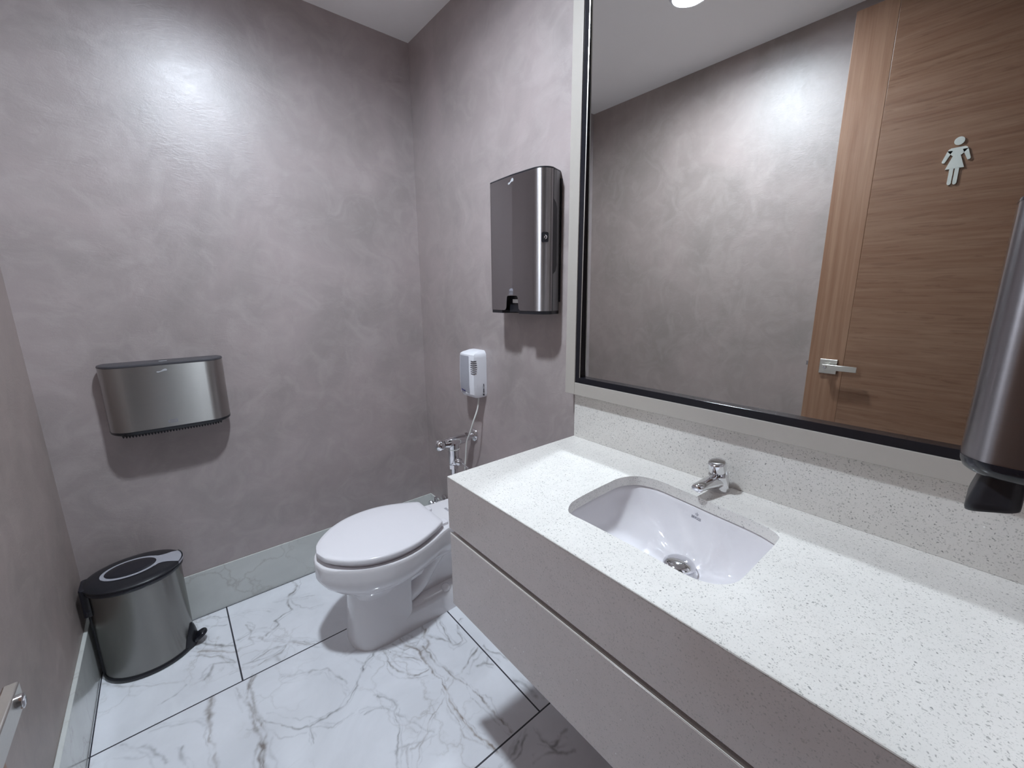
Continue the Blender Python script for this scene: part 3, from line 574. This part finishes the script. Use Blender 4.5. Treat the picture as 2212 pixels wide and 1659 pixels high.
def profile_cols(pts, dens):
    """resample an open (s,d) outline to even spacing"""
    out = [pts[0]]
    for a, b in zip(pts[:-1], pts[1:]):
        L = math.hypot(b[0]-a[0], b[1]-a[1]); m = max(1, int(math.ceil(L/dens)))
        for k in range(1, m+1): out.append((a[0]+(b[0]-a[0])*k/m, a[1]+(b[1]-a[1])*k/m))
    return out

tw = thing('paper_towel_dispenser', (0, -.88, 1.28), 'tall brushed steel and black paper towel dispenser on the wall just left of the mirror', 'towel dispenser')
y0, y1 = .735, 1.031          # measured along -y
prof = [(y0+.001, .052), (y0, .066)]
prof += [(y0+.022-.022*math.cos(a), .072+.022*math.sin(a)) for a in [PI/2*k/6 for k in range(1, 7)]]
prof += [(y0+.08, .0985), (y0+.148, .1025), (y0+.215, .1000)]
prof += [(y1-.048+.048*math.sin(a), .055+.043*math.cos(a)) for a in [PI/2*k/9 for k in range(0, 10)]]
prof += [(y1, .052)]
cols = profile_cols(prof, .004)
ZB, ZT, NC, NW, NH = 1.292, 1.741, .879, .032, .052
def zbot(s, d):
    if d < .085: return ZB
    u = abs(s-NC)
    if u < NW-.010: return ZB+NH
    if u < NW: return ZB+NH - .010*(1-math.sqrt(max(0, 1-((u-NW+.010)/.010)**2)))
    if u < NW+.0015: return ZB+.012
    if u < NW+.014: return ZB+.012*(1-math.sin((u-NW)/.014*PI/2))
    return ZB
P3 = lambda s, d, z: (-d, -s, z)
cv = MB(); NZ = 14
rows = []
for k in range(NZ+1):
    r = []
    for s, d in cols:
        zb = zbot(s, d); r.append(P3(s, d, zb + (ZT-zb)*k/NZ))
    rows.append(r)
cv.loft(rows, False, False, closed=False)
cv.build('cover', M['steel_dark'], tw, smooth=40, fix=True)
ins = lambda pts, c, k: [(c[0]+(s-c[0])*k, c[1]+(d-c[1])*k) for s, d in pts]
full = [(y0+.004, .0)] + prof + [(y1-.004, .0)]
bodyp = [(y0+.004, .002), (y0+.004, .052), (y1-.003, .052), (y1-.006, .030), (y1-.016, .002)]
MB().prism(bodyp, P3, ZB, ZT).build('housing', M['grey'], tw, smooth=0)
seam = ins(prof, (.883, .05), .985)
seam = [(y0+.005, .040)] + [(s, d-.0015) for s, d in seam] + [(y1-.0045, .040)]
sm_ = MB()
# black inner shell: leaves the slot open
shell = [(s, min(d, .0995)) for s, d in prof]
sm_.prism([(y0+.0015, .045)] + [(s if abs(s-.883) < .14 else .883+(s-.883)*.992, d-.0022) for s, d in prof if s < NC-NW-.002] + [(NC-NW-.002, .060), (NC-NW-.002, .045)], P3, ZB-.011, ZB)
sm_.prism([(NC+NW+.002, .045), (NC+NW+.002, .0980)] + [(s, d-.0012) for s, d in prof if s > NC+NW+.004] + [(y1-.001, .045)], P3, ZB-.011, ZB)
sm_.prism([(NC-NW-.003, .020), (NC-NW-.003, .082), (NC+NW+.003, .082), (NC+NW+.003, .020)], P3, ZB-.006, ZB+NH+.02)
sm_.prism(bodyp, P3, ZB-.011, ZB)
sm_.build('base', M['black'], tw, smooth=40)
top = MB()
cap = [(y0+.004, .002)] + prof + [(y1-.016, .002)]
top.prism(cap, P3, ZT, ZT+.0045)
top.build('lid', M['black'], tw, smooth=40)
# narrow black joint between steel cover and grey body, and the finger latch
MB().prism([(y1-.004, .0465), (y1-.0022, .0465), (y1-.0022, .0535), (y1-.004, .0535)], P3, ZB, ZT).build('seam', M['black'], tw, smooth=0)
lt = MB()
lat = [(.0495, 1.655), (.0345, 1.640), (.0290, 1.625), (.0275, 1.445), (.0330, 1.425), (.0495, 1.412)]
lt.prism(lat, lambda d, z, s: (-d, -s - (d-.03)*.12, z), y1-.0075, y1-.0035)
lt.build('latch_recess', M['black'], tw, smooth=0)
MB().box((-.006, -(y1-.013), ZB+.03), (-.001, -(y1-.019)+.03-.036-.004, ZT-.02)).build('wall_plate', M['black'], tw, smooth=0)
la = PI/2*.62; ls, ld = y1-.048+.048*math.sin(la), .055+.043*math.cos(la)
nrm = Vector((-math.cos(la), -math.sin(la), 0)).normalized(); tang = Vector((0,0,1)).cross(nrm)
ctr = Vector((-ld, -ls, 1.531))
lk = MB()
lk.loft([[tuple(ctr + nrm*h + tang*a + Vector((0,0,b))) for a, b in rrect(-.0115, -.0155, .0115, .0155, .004)] for h in (-.004, .0015)])
lkb = lk.build('lock', M['black'], tw, smooth=30)
MB().lathe([(.0072, .0015), (.0070, .0032), (.0050, .0036), (.001, .0030)], ctr, nrm, 20).build('lock_cylinder', M['chrome'], lkb)
dfr = lambda s: float(np.interp(s, [q[0] for q in prof], [q[1] for q in prof])) + .0006
em = MB()
def on_front(u, v, c=(.877, 1.7245)): return P3(c[0]+u, dfr(c[0]+u), c[1]+v)
swoosh(em, lambda a, b: on_front(a, b*1.25), .0155)
em.build('emblem', M['print_light'], tw, smooth=0)
ic = MB()
for a, b, c_, d_ in ((-.011, -.009, .011, -.0065), (-.011, .0035, .011, .009), (-.011, -.0065, -.0085, .0035), (.0085, -.0065, .011, .0035), (-.006, .009, .009, .012), (-.0055, -.004, .0055, -.002), (-.0055, .0, .0055, .0015)):
    ic.add([on_front(u, v, (.876, 1.3575)) for u, v in ((a, b), (c_, b), (c_, d_), (a, d_))], [(0,1,2,3)])
ic.build('symbol', M['print_grey'], tw, smooth=0)
MB().box((-.0835, -.902, 1.318), (-.0823, -.862, 1.331)).build('paper_slip', M['paper'], tw, smooth=0)

# ================================================================ TOILET PAPER DISPENSER (wall_far)
tp = thing('toilet_paper_dispenser', (-1.095, 0, .865), 'wide low brushed steel toilet paper dispenser with serrated black edge on the far wall', 'paper dispenser')
xa, xb = -1.277, -.915
pr = [(xa+.010, .0), (xa+.003, .022)]
pr += [(xa+.066-.066*math.cos(a), .030+.078*math.sin(a)) for a in [PI/2*k/12 for k in range(0, 13)]]
pr += [(xa+.12, .1094), (xa+.181, .1100), (xb-.12, .1094)]
pr += [(xb-.066+.066*math.sin(a), .030+.078*math.cos(a)) for a in [PI/2*k/12 for k in range(0, 13)]]
pr += [(xb-.003, .022), (xb-.010, .0)]
Q3 = lambda s, d, z: (s, -d, z)
MB().loft([[Q3(s, d, z) for s, d in pr] for z in [.879 + (1.108-.879)*k/8 for k in range(9)]], False, False, closed=False).build('cover', M['steel'], tp, smooth=40)
MB().prism([(s, max(.0008, d)) for s, d in ins(pr, (-1.096, 0), .985)], Q3, .884, 1.100).build('housing', M['black'], tp, smooth=40)
lid = MB().loft([[Q3(s, max(.0005, d), z) for s, d in ins(pr, (-1.096, 0), k)] for z, k in ((1.1085, 1.004), (1.1110, 1.006), (1.1150, .995), (1.1165, .975))])
lid.build('lid', M['charcoal'], tp, smooth=30)
MB().prism([(s, max(.0006, d)) for s, d in ins(pr, (-1.096, 0), .996)], Q3, 1.1070, 1.1085).build('seam', M['black'], tp, smooth=0)
bb = MB().loft([[Q3(s, max(.0005, d), z) for s, d in ins(pr, (-1.096, 0), k)] for z, k in ((.866, .965), (.870, .995), (.879, 1.004))])
bb.build('base', M['black'], tp, smooth=40)
th = MB()
nt_ = 34; sx0, sx1 = -1.245, -.950
dft = lambda s: float(np.interp(s, [q[0] for q in ins(pr, (-1.096, 0), .96)], [q[1] for q in ins(pr, (-1.096, 0), .96)]))
for i in range(nt_):
    s0 = sx0 + (sx1-sx0)*i/nt_; s1 = sx0 + (sx1-sx0)*(i+1)/nt_; m = (s0+s1)/2; g = (s1-s0)*.12
    th.loft([[Q3(s0, dft(s0)-e, .8665), Q3(s0+g, dft(s0)-e, .8625), Q3(m-g, dft(m)-e, .8575), Q3(m+g, dft(m)-e, .8575), Q3(s1-g, dft(s1)-e, .8625), Q3(s1, dft(s1)-e, .8665)] for e in (0, .003)])
th.build('serrated_edge', M['black'], tp, smooth=0)
dtp = lambda s: float(np.interp(s, [q[0] for q in pr], [q[1] for q in pr])) + .0006
em = MB()
swoosh(em, lambda a, b: Q3(-1.104+a, dtp(-1.104+a), 1.0885+b*.9), .0155)
em.build('emblem', M['print_light'], tp, smooth=0)
ic = MB()
for a, b, c_, d_ in ((-.0135, -.0055, .0135, -.0035), (-.0135, .0035, .0135, .0055), (-.0135, -.0035, -.0105, .0035), (.0105, -.0035, .0135, .0035), (-.006, -.001, .006, .001)):
    ic.add([Q3(-1.098+u, dtp(-1.098+u), .899+v) for u, v in ((a, b), (c_, b), (c_, d_), (a, d_))], [(0,1,2,3)])
ic.build('symbol', M['print_grey'], tp, smooth=0)
MB().prism(rrect(-1.109, .052, -1.085, .062, .003), Q3, 1.1163, 1.1172).build('lid_button', M['print_light'], tp, smooth=0)

# ================================================================ SOAP DISPENSER (entrance wall, right edge of view)
so = thing('soap_dispenser', (-.295, YN, 1.08), 'brushed steel soap dispenser with black push lever beside the doorway at right edge', 'soap dispenser')
S3 = lambda u, d, z: (u, YN+d, z)
sa, sb = -.352, -.238
sp_ = [(sa+.004, .0), (sa, .020), (sa, .060)] + [(sa+.034-.034*math.cos(a), .066+.038*math.sin(a)) for a in [PI/2*k/8 for k in range(1, 9)]]
sp_ += [(-.295, .1055)] + [(sb-.034+.034*math.sin(a), .066+.038*math.cos(a)) for a in [PI/2*k/8 for k in range(0, 8)]] + [(sb, .060), (sb, .020), (sb-.004, .0)]
MB().loft([[S3(s, max(.0005, d), z) for s, d in sp_] for z in (1.147, 1.25, 1.35, 1.445)]).build('cover', M['steel_soap'], so, smooth=40)
MB().loft([[S3(-.295+(s+.295)*k, max(.0005, .03+(d-.03)*k), z) for s, d in sp_] for z, k in ((1.445, 1.005), (1.449, 1.0), (1.4515, .96))]).build('lid', M['black_gloss'], so, smooth=40)
MB().loft([[S3(-.295+(s+.295)*k, max(.0005, .03+(d-.03)*k), z) for s, d in sp_] for z, k in ((1.1290, .90), (1.1330, .96), (1.1400, 1.0), (1.147, 1.012))]).build('base', M['black_gloss'], so, smooth=40)
lv = MB()
lvp = rrect(-.342, .046, -.248, .090, .012)
lv.loft([[S3(-.295+(s+.295)*k, .046+(d-.046)*kd, z - (d-.046)*sl) for s, d in lvp] for z, k, kd, sl in ((1.134, .80, .80, 0), (1.118, .86, .88, .02), (1.100, .97, 1.0, .22), (1.0955, 1.0, 1.02, .30), (1.0915, .96, 1.0, .30))])
lv.build('push_lever', M['black'], so, smooth=50)

# ================================================================ TOILET
TY = -.553
to = thing('toilet', (-.40, TY, 0), 'white ceramic toilet with closed seat between the far wall and vanity', 'toilet')
LIDX = [-.766, -.755, -.735, -.700, -.660, -.610, -.552, -.500, -.450, -.400, -.350, -.312]
LIDH = [.0, .046, .081, .119, .150, .174, .1865, .188, .180, .163, .139, .116]
def outline(xs, hs, n=26, back=True, rb=.012):
    """closed loop front-to-back along one flank and forward again along the other"""
    fx = catmull([(x, h, 0) for x, h in zip(xs, hs)], 3)
    side = [(max(xs[0], x), max(0, h)) for x, h, _ in fx]
    a = [(x, TY - h) for x, h in side]
    b = [(x, TY + h) for x, h in reversed(side[1:])]
    return a + b
LO = outline(LIDX + [-.302, -.298], LIDH + [.108, .098])
cx_l = -.53
def scaled(pts, k, z, cx=cx_l, cy=TY, dx=0): return [(cx + (x-cx)*k + dx, cy + (y-cy)*k, z) for x, y in pts]
lid = MB().loft([scaled(LO, .975, .4125), scaled(LO, .996, .4150), scaled(LO, 1.0, .4190), scaled(LO, 1.0, .4275), scaled(LO, .993, .4318), scaled(LO, .972, .4345), scaled(LO, .90, .4362), scaled(LO, .55, .4375), scaled(LO, .12, .4380)])
lid.build('lid', M['seat'], to, smooth=40)
SO = [p for p in LO]
MB().loft([scaled(SO, .895, .3960), scaled(SO, .915, .3985), scaled(SO, .915, .4085), scaled(SO, .895, .4105)]).build('seat', M['seat'], to, smooth=40)
# ceramic body
RX = [-.776, -.766, -.742, -.704, -.660, -.610, -.552, -.500, -.450, -.400, -.350, -.310, -.270, -.200, -.120, -.050]
RH = [.0, .048, .084, .122, .153, .177, .190, .192, .184, .168, .148, .130, .117, .110, .108, .106]
RO = outline(RX, RH)
nR = len(RO)
PX = [-.664, -.662, -.655, -.643, -.622, -.590, -.555, -.520, -.485, -.450, -.410, -.360, -.300, -.220, -.130, -.060]
PH = [.0, .030, .055, .077, .096, .104, .106, .104, .100, .094, .084, .076, .070, .066, .064, .062]
PO = outline(PX, PH)
body = MB()
def blend(k, z, sc=1.0): return [((a[0]*sc2 + b[0]*(1-sc2)), (a[1]*sc2 + b[1]*(1-sc2)), z) for a, b in zip(RO, PO) for sc2 in (k,)]
body.loft([blend(0, .215), blend(.03, .235), blend(.13, .247), blend(.34, .258), blend(.62, .276), blend(.85, .300), blend(.965, .322), blend(.995, .334), blend(1.0, .350), blend(1.0, .380), blend(.985, .3905), blend(.95, .3955), blend(.80, .3955)])
# front column
CX = [-.684, -.681, -.672, -.655, -.630, -.595, -.555, -.520, -.490, -.468, -.456, -.452]
CH = [.0, .034, .060, .083, .101, .110, .113, .1135, .1130, .111, .104, .080]
CO = outline(CX, CH)
col_secs = []
for z, dx, k in ((.0, 0, 1.0), (.006, 0, 1.0), (.03, .001, .995), (.08, .006, .975), (.14, .011, .955), (.20, .016, .945), (.235, .019, .945), (.250, .021, .94)):
    col_secs.append([(-.56 + (x+.56)*k + dx*.6, TY + (y-TY)*k, z) for x, y in CO])
body.loft(col_secs)
# foot flange and rear core
FO = outline([-.660, -.650, -.600, -.500, -.400, -.300, -.200, -.120, -.080, -.072], [.0, .06, .108, .114, .114, .113, .110, .104, .092, .06])
body.loft([[(x, y, 0) for x, y in FO], [(x, TY+(y-TY)*.99, .035) for x, y in FO], [(x, TY+(y-TY)*.965, .072) for x, y in FO], [(x, TY+(y-TY)*.92, .090) for x, y in FO], [(x, TY+(y-TY)*.80, .101) for x, y in FO], [(x, TY+(y-TY)*.60, .106) for x, y in FO]])
body.prism([(-.47, TY-.058), (-.075, TY-.055), (-.075, TY+.055), (-.47, TY+.058)], lambda u, v, w: (u, v, w), .02, .33)
# trapway bulging out of both flanks
trap = catmull([(-.455, 0, .135), (-.400, 0, .165), (-.345, 0, .235), (-.285, 0, .285), (-.215, 0, .275), (-.165, 0, .210), (-.150, 0, .130), (-.150, 0, .045)], 5)
for s in (-1, 1):
    body.tube([(x, TY + s*.043, z) for x, _, z in trap], .047, 18)
body.build('bowl', M['ceramic'], to, smooth=60)
for s in (-1, 1):
    MB().lathe([(.020, 0), (.020, .008), (.016, .016), (.008, .021), (.001, .022)], (-.290, TY + s*.086, .094), (0,0,1), 24).build('bolt_cap', M['ceramic'], to, smooth=60)
    MB().loft([[(x, TY + s*.070 + y, z) for x, y in rrect(-.300, -.020, -.262, .020, .008)] for z in (.3955, .408)]).build('hinge', M['seat'], to, smooth=30, bevel=.002)
mk = MB()
flat_text(mk, 'BRIGGS', .017, lambda a, b: (-.205 + b, TY + .01 - a, .3962))
mk.build('maker_mark', M['print_grey'], to, smooth=0, fix=False)

# ================================================================ FLUSH VALVE
VY = -.468
fv = thing('flush_valve', (0, VY, .69), 'chrome exposed flush valve with lever on the wall behind the toilet', 'flush valve')
ZV = .684
MB().lathe([(.032, 0), (.031, .006), (.024, .012), (.018, .014)], (-.0008, VY, ZV+.006), (-1,0,0), 30).build('wall_flange', M['chrome'], fv)
vb = MB()
vb.tube([(-.010, VY, ZV+.006), (-.050, VY, ZV+.004), (-.065, VY, ZV+.002)], [.0165, .0165, .018], 24)
vb.lathe([(.0225, 0), (.0225, .016), (.018, .019)], (-.040, VY, ZV+.003), (-1,0,0), 6)
vb.tube([(-.055, VY, ZV), (-.085, VY, ZV-.001), (-.120, VY, ZV-.002), (-.150, VY, ZV-.003), (-.168, VY, ZV-.003)], [.0205, .0235, .0255, .0225, .017], 28)
vb.lathe([(.026, 0), (.027, -.006), (.026, -.012), (.0245, -.050), (.0245, -.096), (.021, -.104), (.017, -.108)], (-.120, VY, ZV-.006), (0,0,1), 30)
vb.lathe([(.0225, 0), (.0225, -.020), (.018, -.022)], (-.120, VY, ZV-.112), (0,0,1), 6)
vb.build('valve_body', M['chrome'], fv, smooth=50)
MB().lathe([(.017, 0), (.021, .004), (.025, .012), (.0255, .026), (.022, .034), (.014, .040), (.006, .042), (.001, .042)], (-.170, VY, ZV-.003), (-1,0,0), 28).build('control_stop', M['chrome'], fv, smooth=50)
MB().tube([(-.120, VY, ZV-.125), (-.120, VY, .46), (-.120, VY, .398)], .0160, 24).lathe([(.031, 0), (.030, .010), (.022, .016), (.0165, .018)], (-.120, VY, .3958), (0,0,1), 28).build('flush_pipe', M['chrome'], fv, smooth=50)
hl = MB().lathe([(.0175, .018), (.0185, .028), (.0165, .040), (.0125, .044), (.0125, .050)], (-.115, VY, .590), (.12,-1,0), 26)
hl.build('handle_socket', M['chrome'], fv, smooth=50)
MB().tube([(-.110, VY-.046, .590), (-.107, VY-.072, .585), (-.104, VY-.100, .577)], [.0052, .0042, .0050], 12).build('handle', M['chrome'], fv, smooth=50)

st = thing('stop_valve', (0, -.15, .225), 'small chrome angle stop valve low on the wall in the corner behind toilet', 'valve')
MB().lathe([(.030, 0), (.028, .006), (.018, .012), (.012, .014)], (-.0068, -.165, .228), (-1,0,0), 26).build('flange', M['chrome'], st)
MB().tube([(-.012, -.165, .228), (-.075, -.165, .228)], [.0105, .012], 18).tube([(-.060, -.165, .236), (-.060, -.165, .262)], .009, 16).build('valve_body', M['chrome'], st, smooth=50)
MB().lathe([(.010, 0), (.022, .004), (.025, .012), (.021, .020), (.006, .023)], (-.076, -.165, .228), (-1,0,0), 8).build('knob', M['chrome'], st, smooth=30)

# ================================================================ DRIP CLEANER
dr = thing('drip_cleaner_dispenser', (0, -.52, .90), 'small white wall box with grey panel above the chrome flush valve, feeding a hose', 'dispenser')
DA, DB = -.4625, -.5795        # y range
def dsec(z, d, gy=0.0, k=0.0):
    """rounded box section: flat back at the wall, sharp vertical ridge towards the room"""
    y0_, y1_ = DA - gy, DB + gy
    pts = [(-.0006, y0_)]
    pts += [(-d+.018-.018*math.sin(a), y0_-.0+(-.014)*(1-math.cos(a))) for a in [PI/2*i/5 for i in range(0, 6)]]
    pts += [(-d-.003, (y0_+y1_)/2), (-d, y1_+.003), (-d+.003, y1_), (-d*.5, y1_-.0018), (-.0006, y1_)]
    return [(x, y, z) for x, y in pts]
hs = MB().loft([dsec(.8985, .052, .008), dsec(.9015, .060, .004), dsec(.915, .0690, .001), dsec(.96, .0735), (dsec(1.03, .0735)), dsec(1.080, .0710, .0005), dsec(1.0925, .0695, .002), dsec(1.099, .060, .006), dsec(1.106, .030, .012), dsec(1.108, .012, .02)])
hs.build('housing', M['white_plastic'], dr, smooth=28)
pn = MB()
pz = [.912, .93, .96, 1.0, 1.04, 1.07, 1.086]
def dfront(z): return float(np.interp(z, [.8985, .9015, .915, .96, 1.03, 1.08, 1.0925], [.052, .060, .069, .0735, .0735, .071, .0695]))
rows = []
for z in pz:
    yy = [-.479, -.495, -.512, -.530, -.546 - .004*math.sin((z-.912)/.174*PI)]
    rows.append([(-(dfront(z) + .0012 + .003*(1-abs((y+.521)/.0585))), y, z) for y in yy])
pn.loft(rows, False, False, closed=False)
pn.build('grey_panel', M['silver'], dr, smooth=40)
bl = MB()
bl.add([(-(dfront(z) + .0046), y, z) for y, z in ((-.4865, .9285), (-.4870, .9335), (-.512, .9290), (-.517, .9290), (-.515, .9235), (-.511, .9245))], [tuple(range(6))])
bl.build('brand_mark', M['print_blue'], dr, smooth=0, fix=False)
vt = MB()
for i in range(7):
    z = 1.0115 + i*.0092; w = .0145 + .0035*math.sin(PI*(i+.5)/7)
    vt.box((-.0752, -.5796, z-.0012), (-.0728, -.5796 + w, z+.0012))
    vt.box((-.0735, -.5812, z-.0012), (-.0735 + w*1.1, -.5790, z+.0012))
vt.build('vent_slots', M['print_dark'], dr, smooth=0)
sd = MB()
def sdot(pts): sd.add([(-.0205 - u, -.5822, v) for u, v in pts], [tuple(range(len(pts)))])
sdot([(.0005 + .0046*math.cos(a) + .0012*math.sin(a), .9115 + .0042*math.sin(a)) for a in [2*PI*i/18 for i in range(18)]])
for v, hw, hh, kind in ((.9205, .0030, .0022, 0), (.9270, .0036, .0029, 1), (.9340, .0032, .0028, 1), (.9405, .0034, .0024, 2), (.9465, .0024, .0014, 1), (.9525, .0028, .0026, 0), (.9585, .0026, .0027, 0)):
    if kind == 0: sdot([(hw*math.cos(a), v + hh*math.sin(a)) for a in [2*PI*i/12 for i in range(12)]])
    elif kind == 1: sdot([(-hw, v-hh), (hw, v-hh), (hw*.8, v+hh), (-hw*.8, v+hh)])
    else: sdot([(-hw, v-hh), (hw, v-hh), (0, v+hh)])
sd.build('side_lettering', M['print_dark'], dr, smooth=0, fix=False)
hp = catmull([(-.034, -.560, .903), (-.036, -.562, .880), (-.045, -.562, .840), (-.066, -.560, .790), (-.072, -.540, .735), (-.074, -.516, .690), (-.074, -.507, .650), (-.075, -.503, .610), (-.080, -.500, .550), (-.084, -.498, .49), (-.090, -.496, .43)], 5)
MB().tube(hp, .0034, 10).build('hose', M['tube'], dr)
MB().tube([(-.120 + .0285*math.cos(a), VY + .0285*math.sin(a), ZV-.036) for a in [2*PI*i/24 for i in range(25)]], .0012, 6, cap=False).build('cable_tie', M['tube'], dr)

# ================================================================ PEDAL BIN
bn = thing('pedal_bin', (-1.283, -.127, 0), 'oval brushed steel pedal bin with black lid in the corner on the marble floor', 'bin')
BX, BY, BA, BB = -1.283, -.127, .131, .106
def oval(z, k=0.0, n=56, sh=0.0):
    return [(BX + sh + (BA+k)*math.cos(a), BY + (BB+k)*math.sin(a), z) for a in [2*PI*i/n for i in range(n)]]
MB().loft([oval(.014), oval(.12), oval(.24), oval(.352)]).build('body', M['steel_bin'], bn, smooth=40)
MB().loft([oval(.0, .002), oval(.004, .005), oval(.014, .005), oval(.018, .002)]).build('base', M['black'], bn, smooth=40)
MB().loft([oval(.348, .004), oval(.352, .0075), oval(.362, .0080), oval(.3655, .006)]).build('rim', M['black_gloss'], bn, smooth=40)
MB().loft([oval(.3655, .0085), oval(.3700, .0090), oval(.3740, .0040), oval(.3785, -.014), oval(.3825, -.05), oval(.3835, -.09)]).build('lid', M['black'], bn, smooth=50)
# light grey inlay: ring round a black dish, running out to the front lip of the lid
def lid_z(x, y):
    q = math.sqrt(((x-BX)/BA)**2 + ((y-BY)/BB)**2)
    return float(np.interp(q, [0, .30, .62, .87, 1.03, 1.07], [.3838, .3836, .3822, .3785, .3742, .3700]))
inl = MB()
na = 48; rc = BX - .008
ring_o = [(rc + .083*math.cos(2*PI*i/na), BY + .0625*math.sin(2*PI*i/na)) for i in range(na)]
ring_i = [(rc + .070*math.cos(2*PI*i/na), BY + .0510*math.sin(2*PI*i/na)) for i in range(na)]
inl.add([(x, y, lid_z(x, y) + .0012) for x, y in ring_o + ring_i], [(i, (i+1) % na, na+(i+1) % na, na+i) for i in range(na)])
tongue = []
for x, w in ((rc+.066, .040), (rc+.076, .031), (rc+.088, .029), (rc+.100, .031), (rc+.115, .037), (BX+.131, .043), (BX+.1365, .045)):
    row = []
    for k in range(-4, 5):
        y = BY + w*k/4
        xx = min(x, BX + (BA+.0055)*math.sqrt(max(0, 1-((y-BY)/(BB+.0055))**2)))
        row.append((xx, y, lid_z(xx, y) + .0012))
    tongue.append(row)
inl.loft(tongue, False, False, closed=False)
lip = []
for z in (.3745, .366):
    lip.append([(BX + (BA+.0098)*math.cos(a), BY + (BB+.0098)*math.sin(a), z) for a in [(-.46 + .92*i/12) for i in range(13)]])
inl.loft(lip, False, False, closed=False)
inl.build('lid_inlay', M['silver'], bn, smooth=40)
dish = MB()
dish.loft([[(rc + .0715*k*math.cos(2*PI*i/na), BY + .0525*k*math.sin(2*PI*i/na), lid_z(rc, BY) + h) for i in range(na)] for k, h in ((1.0, .0002), (.97, .0014), (.6, .0018), (.1, .0018))], False, True)
dish.build('lid_dish', M['black_gloss'], bn, smooth=40)
hg = MB().loft([[(x, y, z) for x, y in rrect(BX-BA-.012, BY-.040, BX-BA+.022, BY+.040, .009)] for z in (.268, .276, .368, .374)])
hg.build('hinge', M['black_gloss'], bn, smooth=40, bevel=.003)
MB().loft([[(x, y, z) for x, y in rrect(BX-BA-.006, BY-.014, BX-BA+.012, BY+.014, .005)] for z in (.006, .27)]).build('rear_strip', M['black'], bn, smooth=40)
# black pedal housing and foot pedal (towards the room)
PA = -.30
ca, sa_ = math.cos(PA), math.sin(PA)
ph = MB()
secs = []
for z, wd, dp in ((.004, .048, .012), (.020, .047, .014), (.040, .042, .013), (.060, .033, .011), (.080, .020, .008), (.092, .007, .003)):
    s_ = []
    for i in range(13):
        a = PA + (wd/.115)*(-1 + 2*i/12)
        s_.append((BX + (BA+.001+dp*math.cos((-1+2*i/12)*PI/2))*math.cos(a), BY + (BB+.001+dp*math.cos((-1+2*i/12)*PI/2))*math.sin(a), z))
    for i in range(12, -1, -1):
        a = PA + (wd/.115)*(-1 + 2*i/12)
        s_.append((BX + (BA-.006)*math.cos(a), BY + (BB-.006)*math.sin(a), z))
    secs.append(s_)
ph.loft(secs); ph.build('pedal_housing', M['black'], bn, smooth=40)
pd = MB()
pc = Vector((BX + (BA+.020)*ca, BY + (BB+.020)*sa_, .030)); fwd = Vector((ca, sa_, .55)).normalized(); sd_ = Vector((-sa_, ca, 0)); up_ = fwd.cross(sd_)
if up_.z < 0: up_ = -up_
pd.loft([[tuple(pc + fwd*(u*k) + sd_*(v*k) + up_*h) for u, v in [(.030*math.cos(2*PI*i/28), .027*math.sin(2*PI*i/28)) for i in range(28)]] for k, h in ((.94, -.006), (1.0, -.002), (1.0, .004), (.93, .0065), (.6, .0055), (.1, .005))])
pd.build('pedal', M['black_gloss'], bn, smooth=40)

# ================================================================ CAMERA
cam = bpy.data.cameras.new('camera'); co = bpy.data.objects.new('camera', cam); col.objects.link(co)
F_PX = 895.353
cam.sensor_fit = 'HORIZONTAL'; cam.sensor_width = 36.0; cam.lens = F_PX/2212*36.0; cam.clip_start = .01; cam.clip_end = 50
r = Vector((0.7670364107334791, -0.6415719095486405, -0.006374126388192134)); u = Vector((0.13930349392029173, 0.15683127212677855, 0.9777517520642424)); f = Vector((0.6262983962862279, 0.7508591325682916, -0.20966850466412876))
co.matrix_world = Matrix(((r.x, u.x, -f.x, -1.0782194), (r.y, u.y, -f.y, -2.0471721), (r.z, u.z, -f.z, 1.3460346), (0, 0, 0, 1)))
scene.camera = co

# ================================================================ LIGHT AND LOOK
w = bpy.data.worlds.new('world'); scene.world = w; w.use_nodes = True
w.node_tree.nodes['Background'].inputs[0].default_value = (.05, .05, .055, 1)
w.node_tree.nodes['Background'].inputs[1].default_value = .3
vs = scene.view_settings
vs.view_transform = 'Standard'; vs.look = 'None'; vs.gamma = 1.0; vs.exposure = EXPO; vs.use_curve_mapping = False
scene.display_settings.display_device = 'sRGB'
c = scene.cycles
c.max_bounces = 9; c.diffuse_bounces = 5; c.glossy_bounces = 6; c.caustics_reflective = True
c.blur_glossy = 0.0; c.sample_clamp_indirect = 0.0; c.sample_clamp_direct = 0.0   # keep the lamp light thrown back by the mirror
c.use_guiding = True; c.use_surface_guiding = True
c.use_adaptive_sampling = True; c.adaptive_threshold = .07; c.adaptive_min_samples = 24
c.use_denoising = True
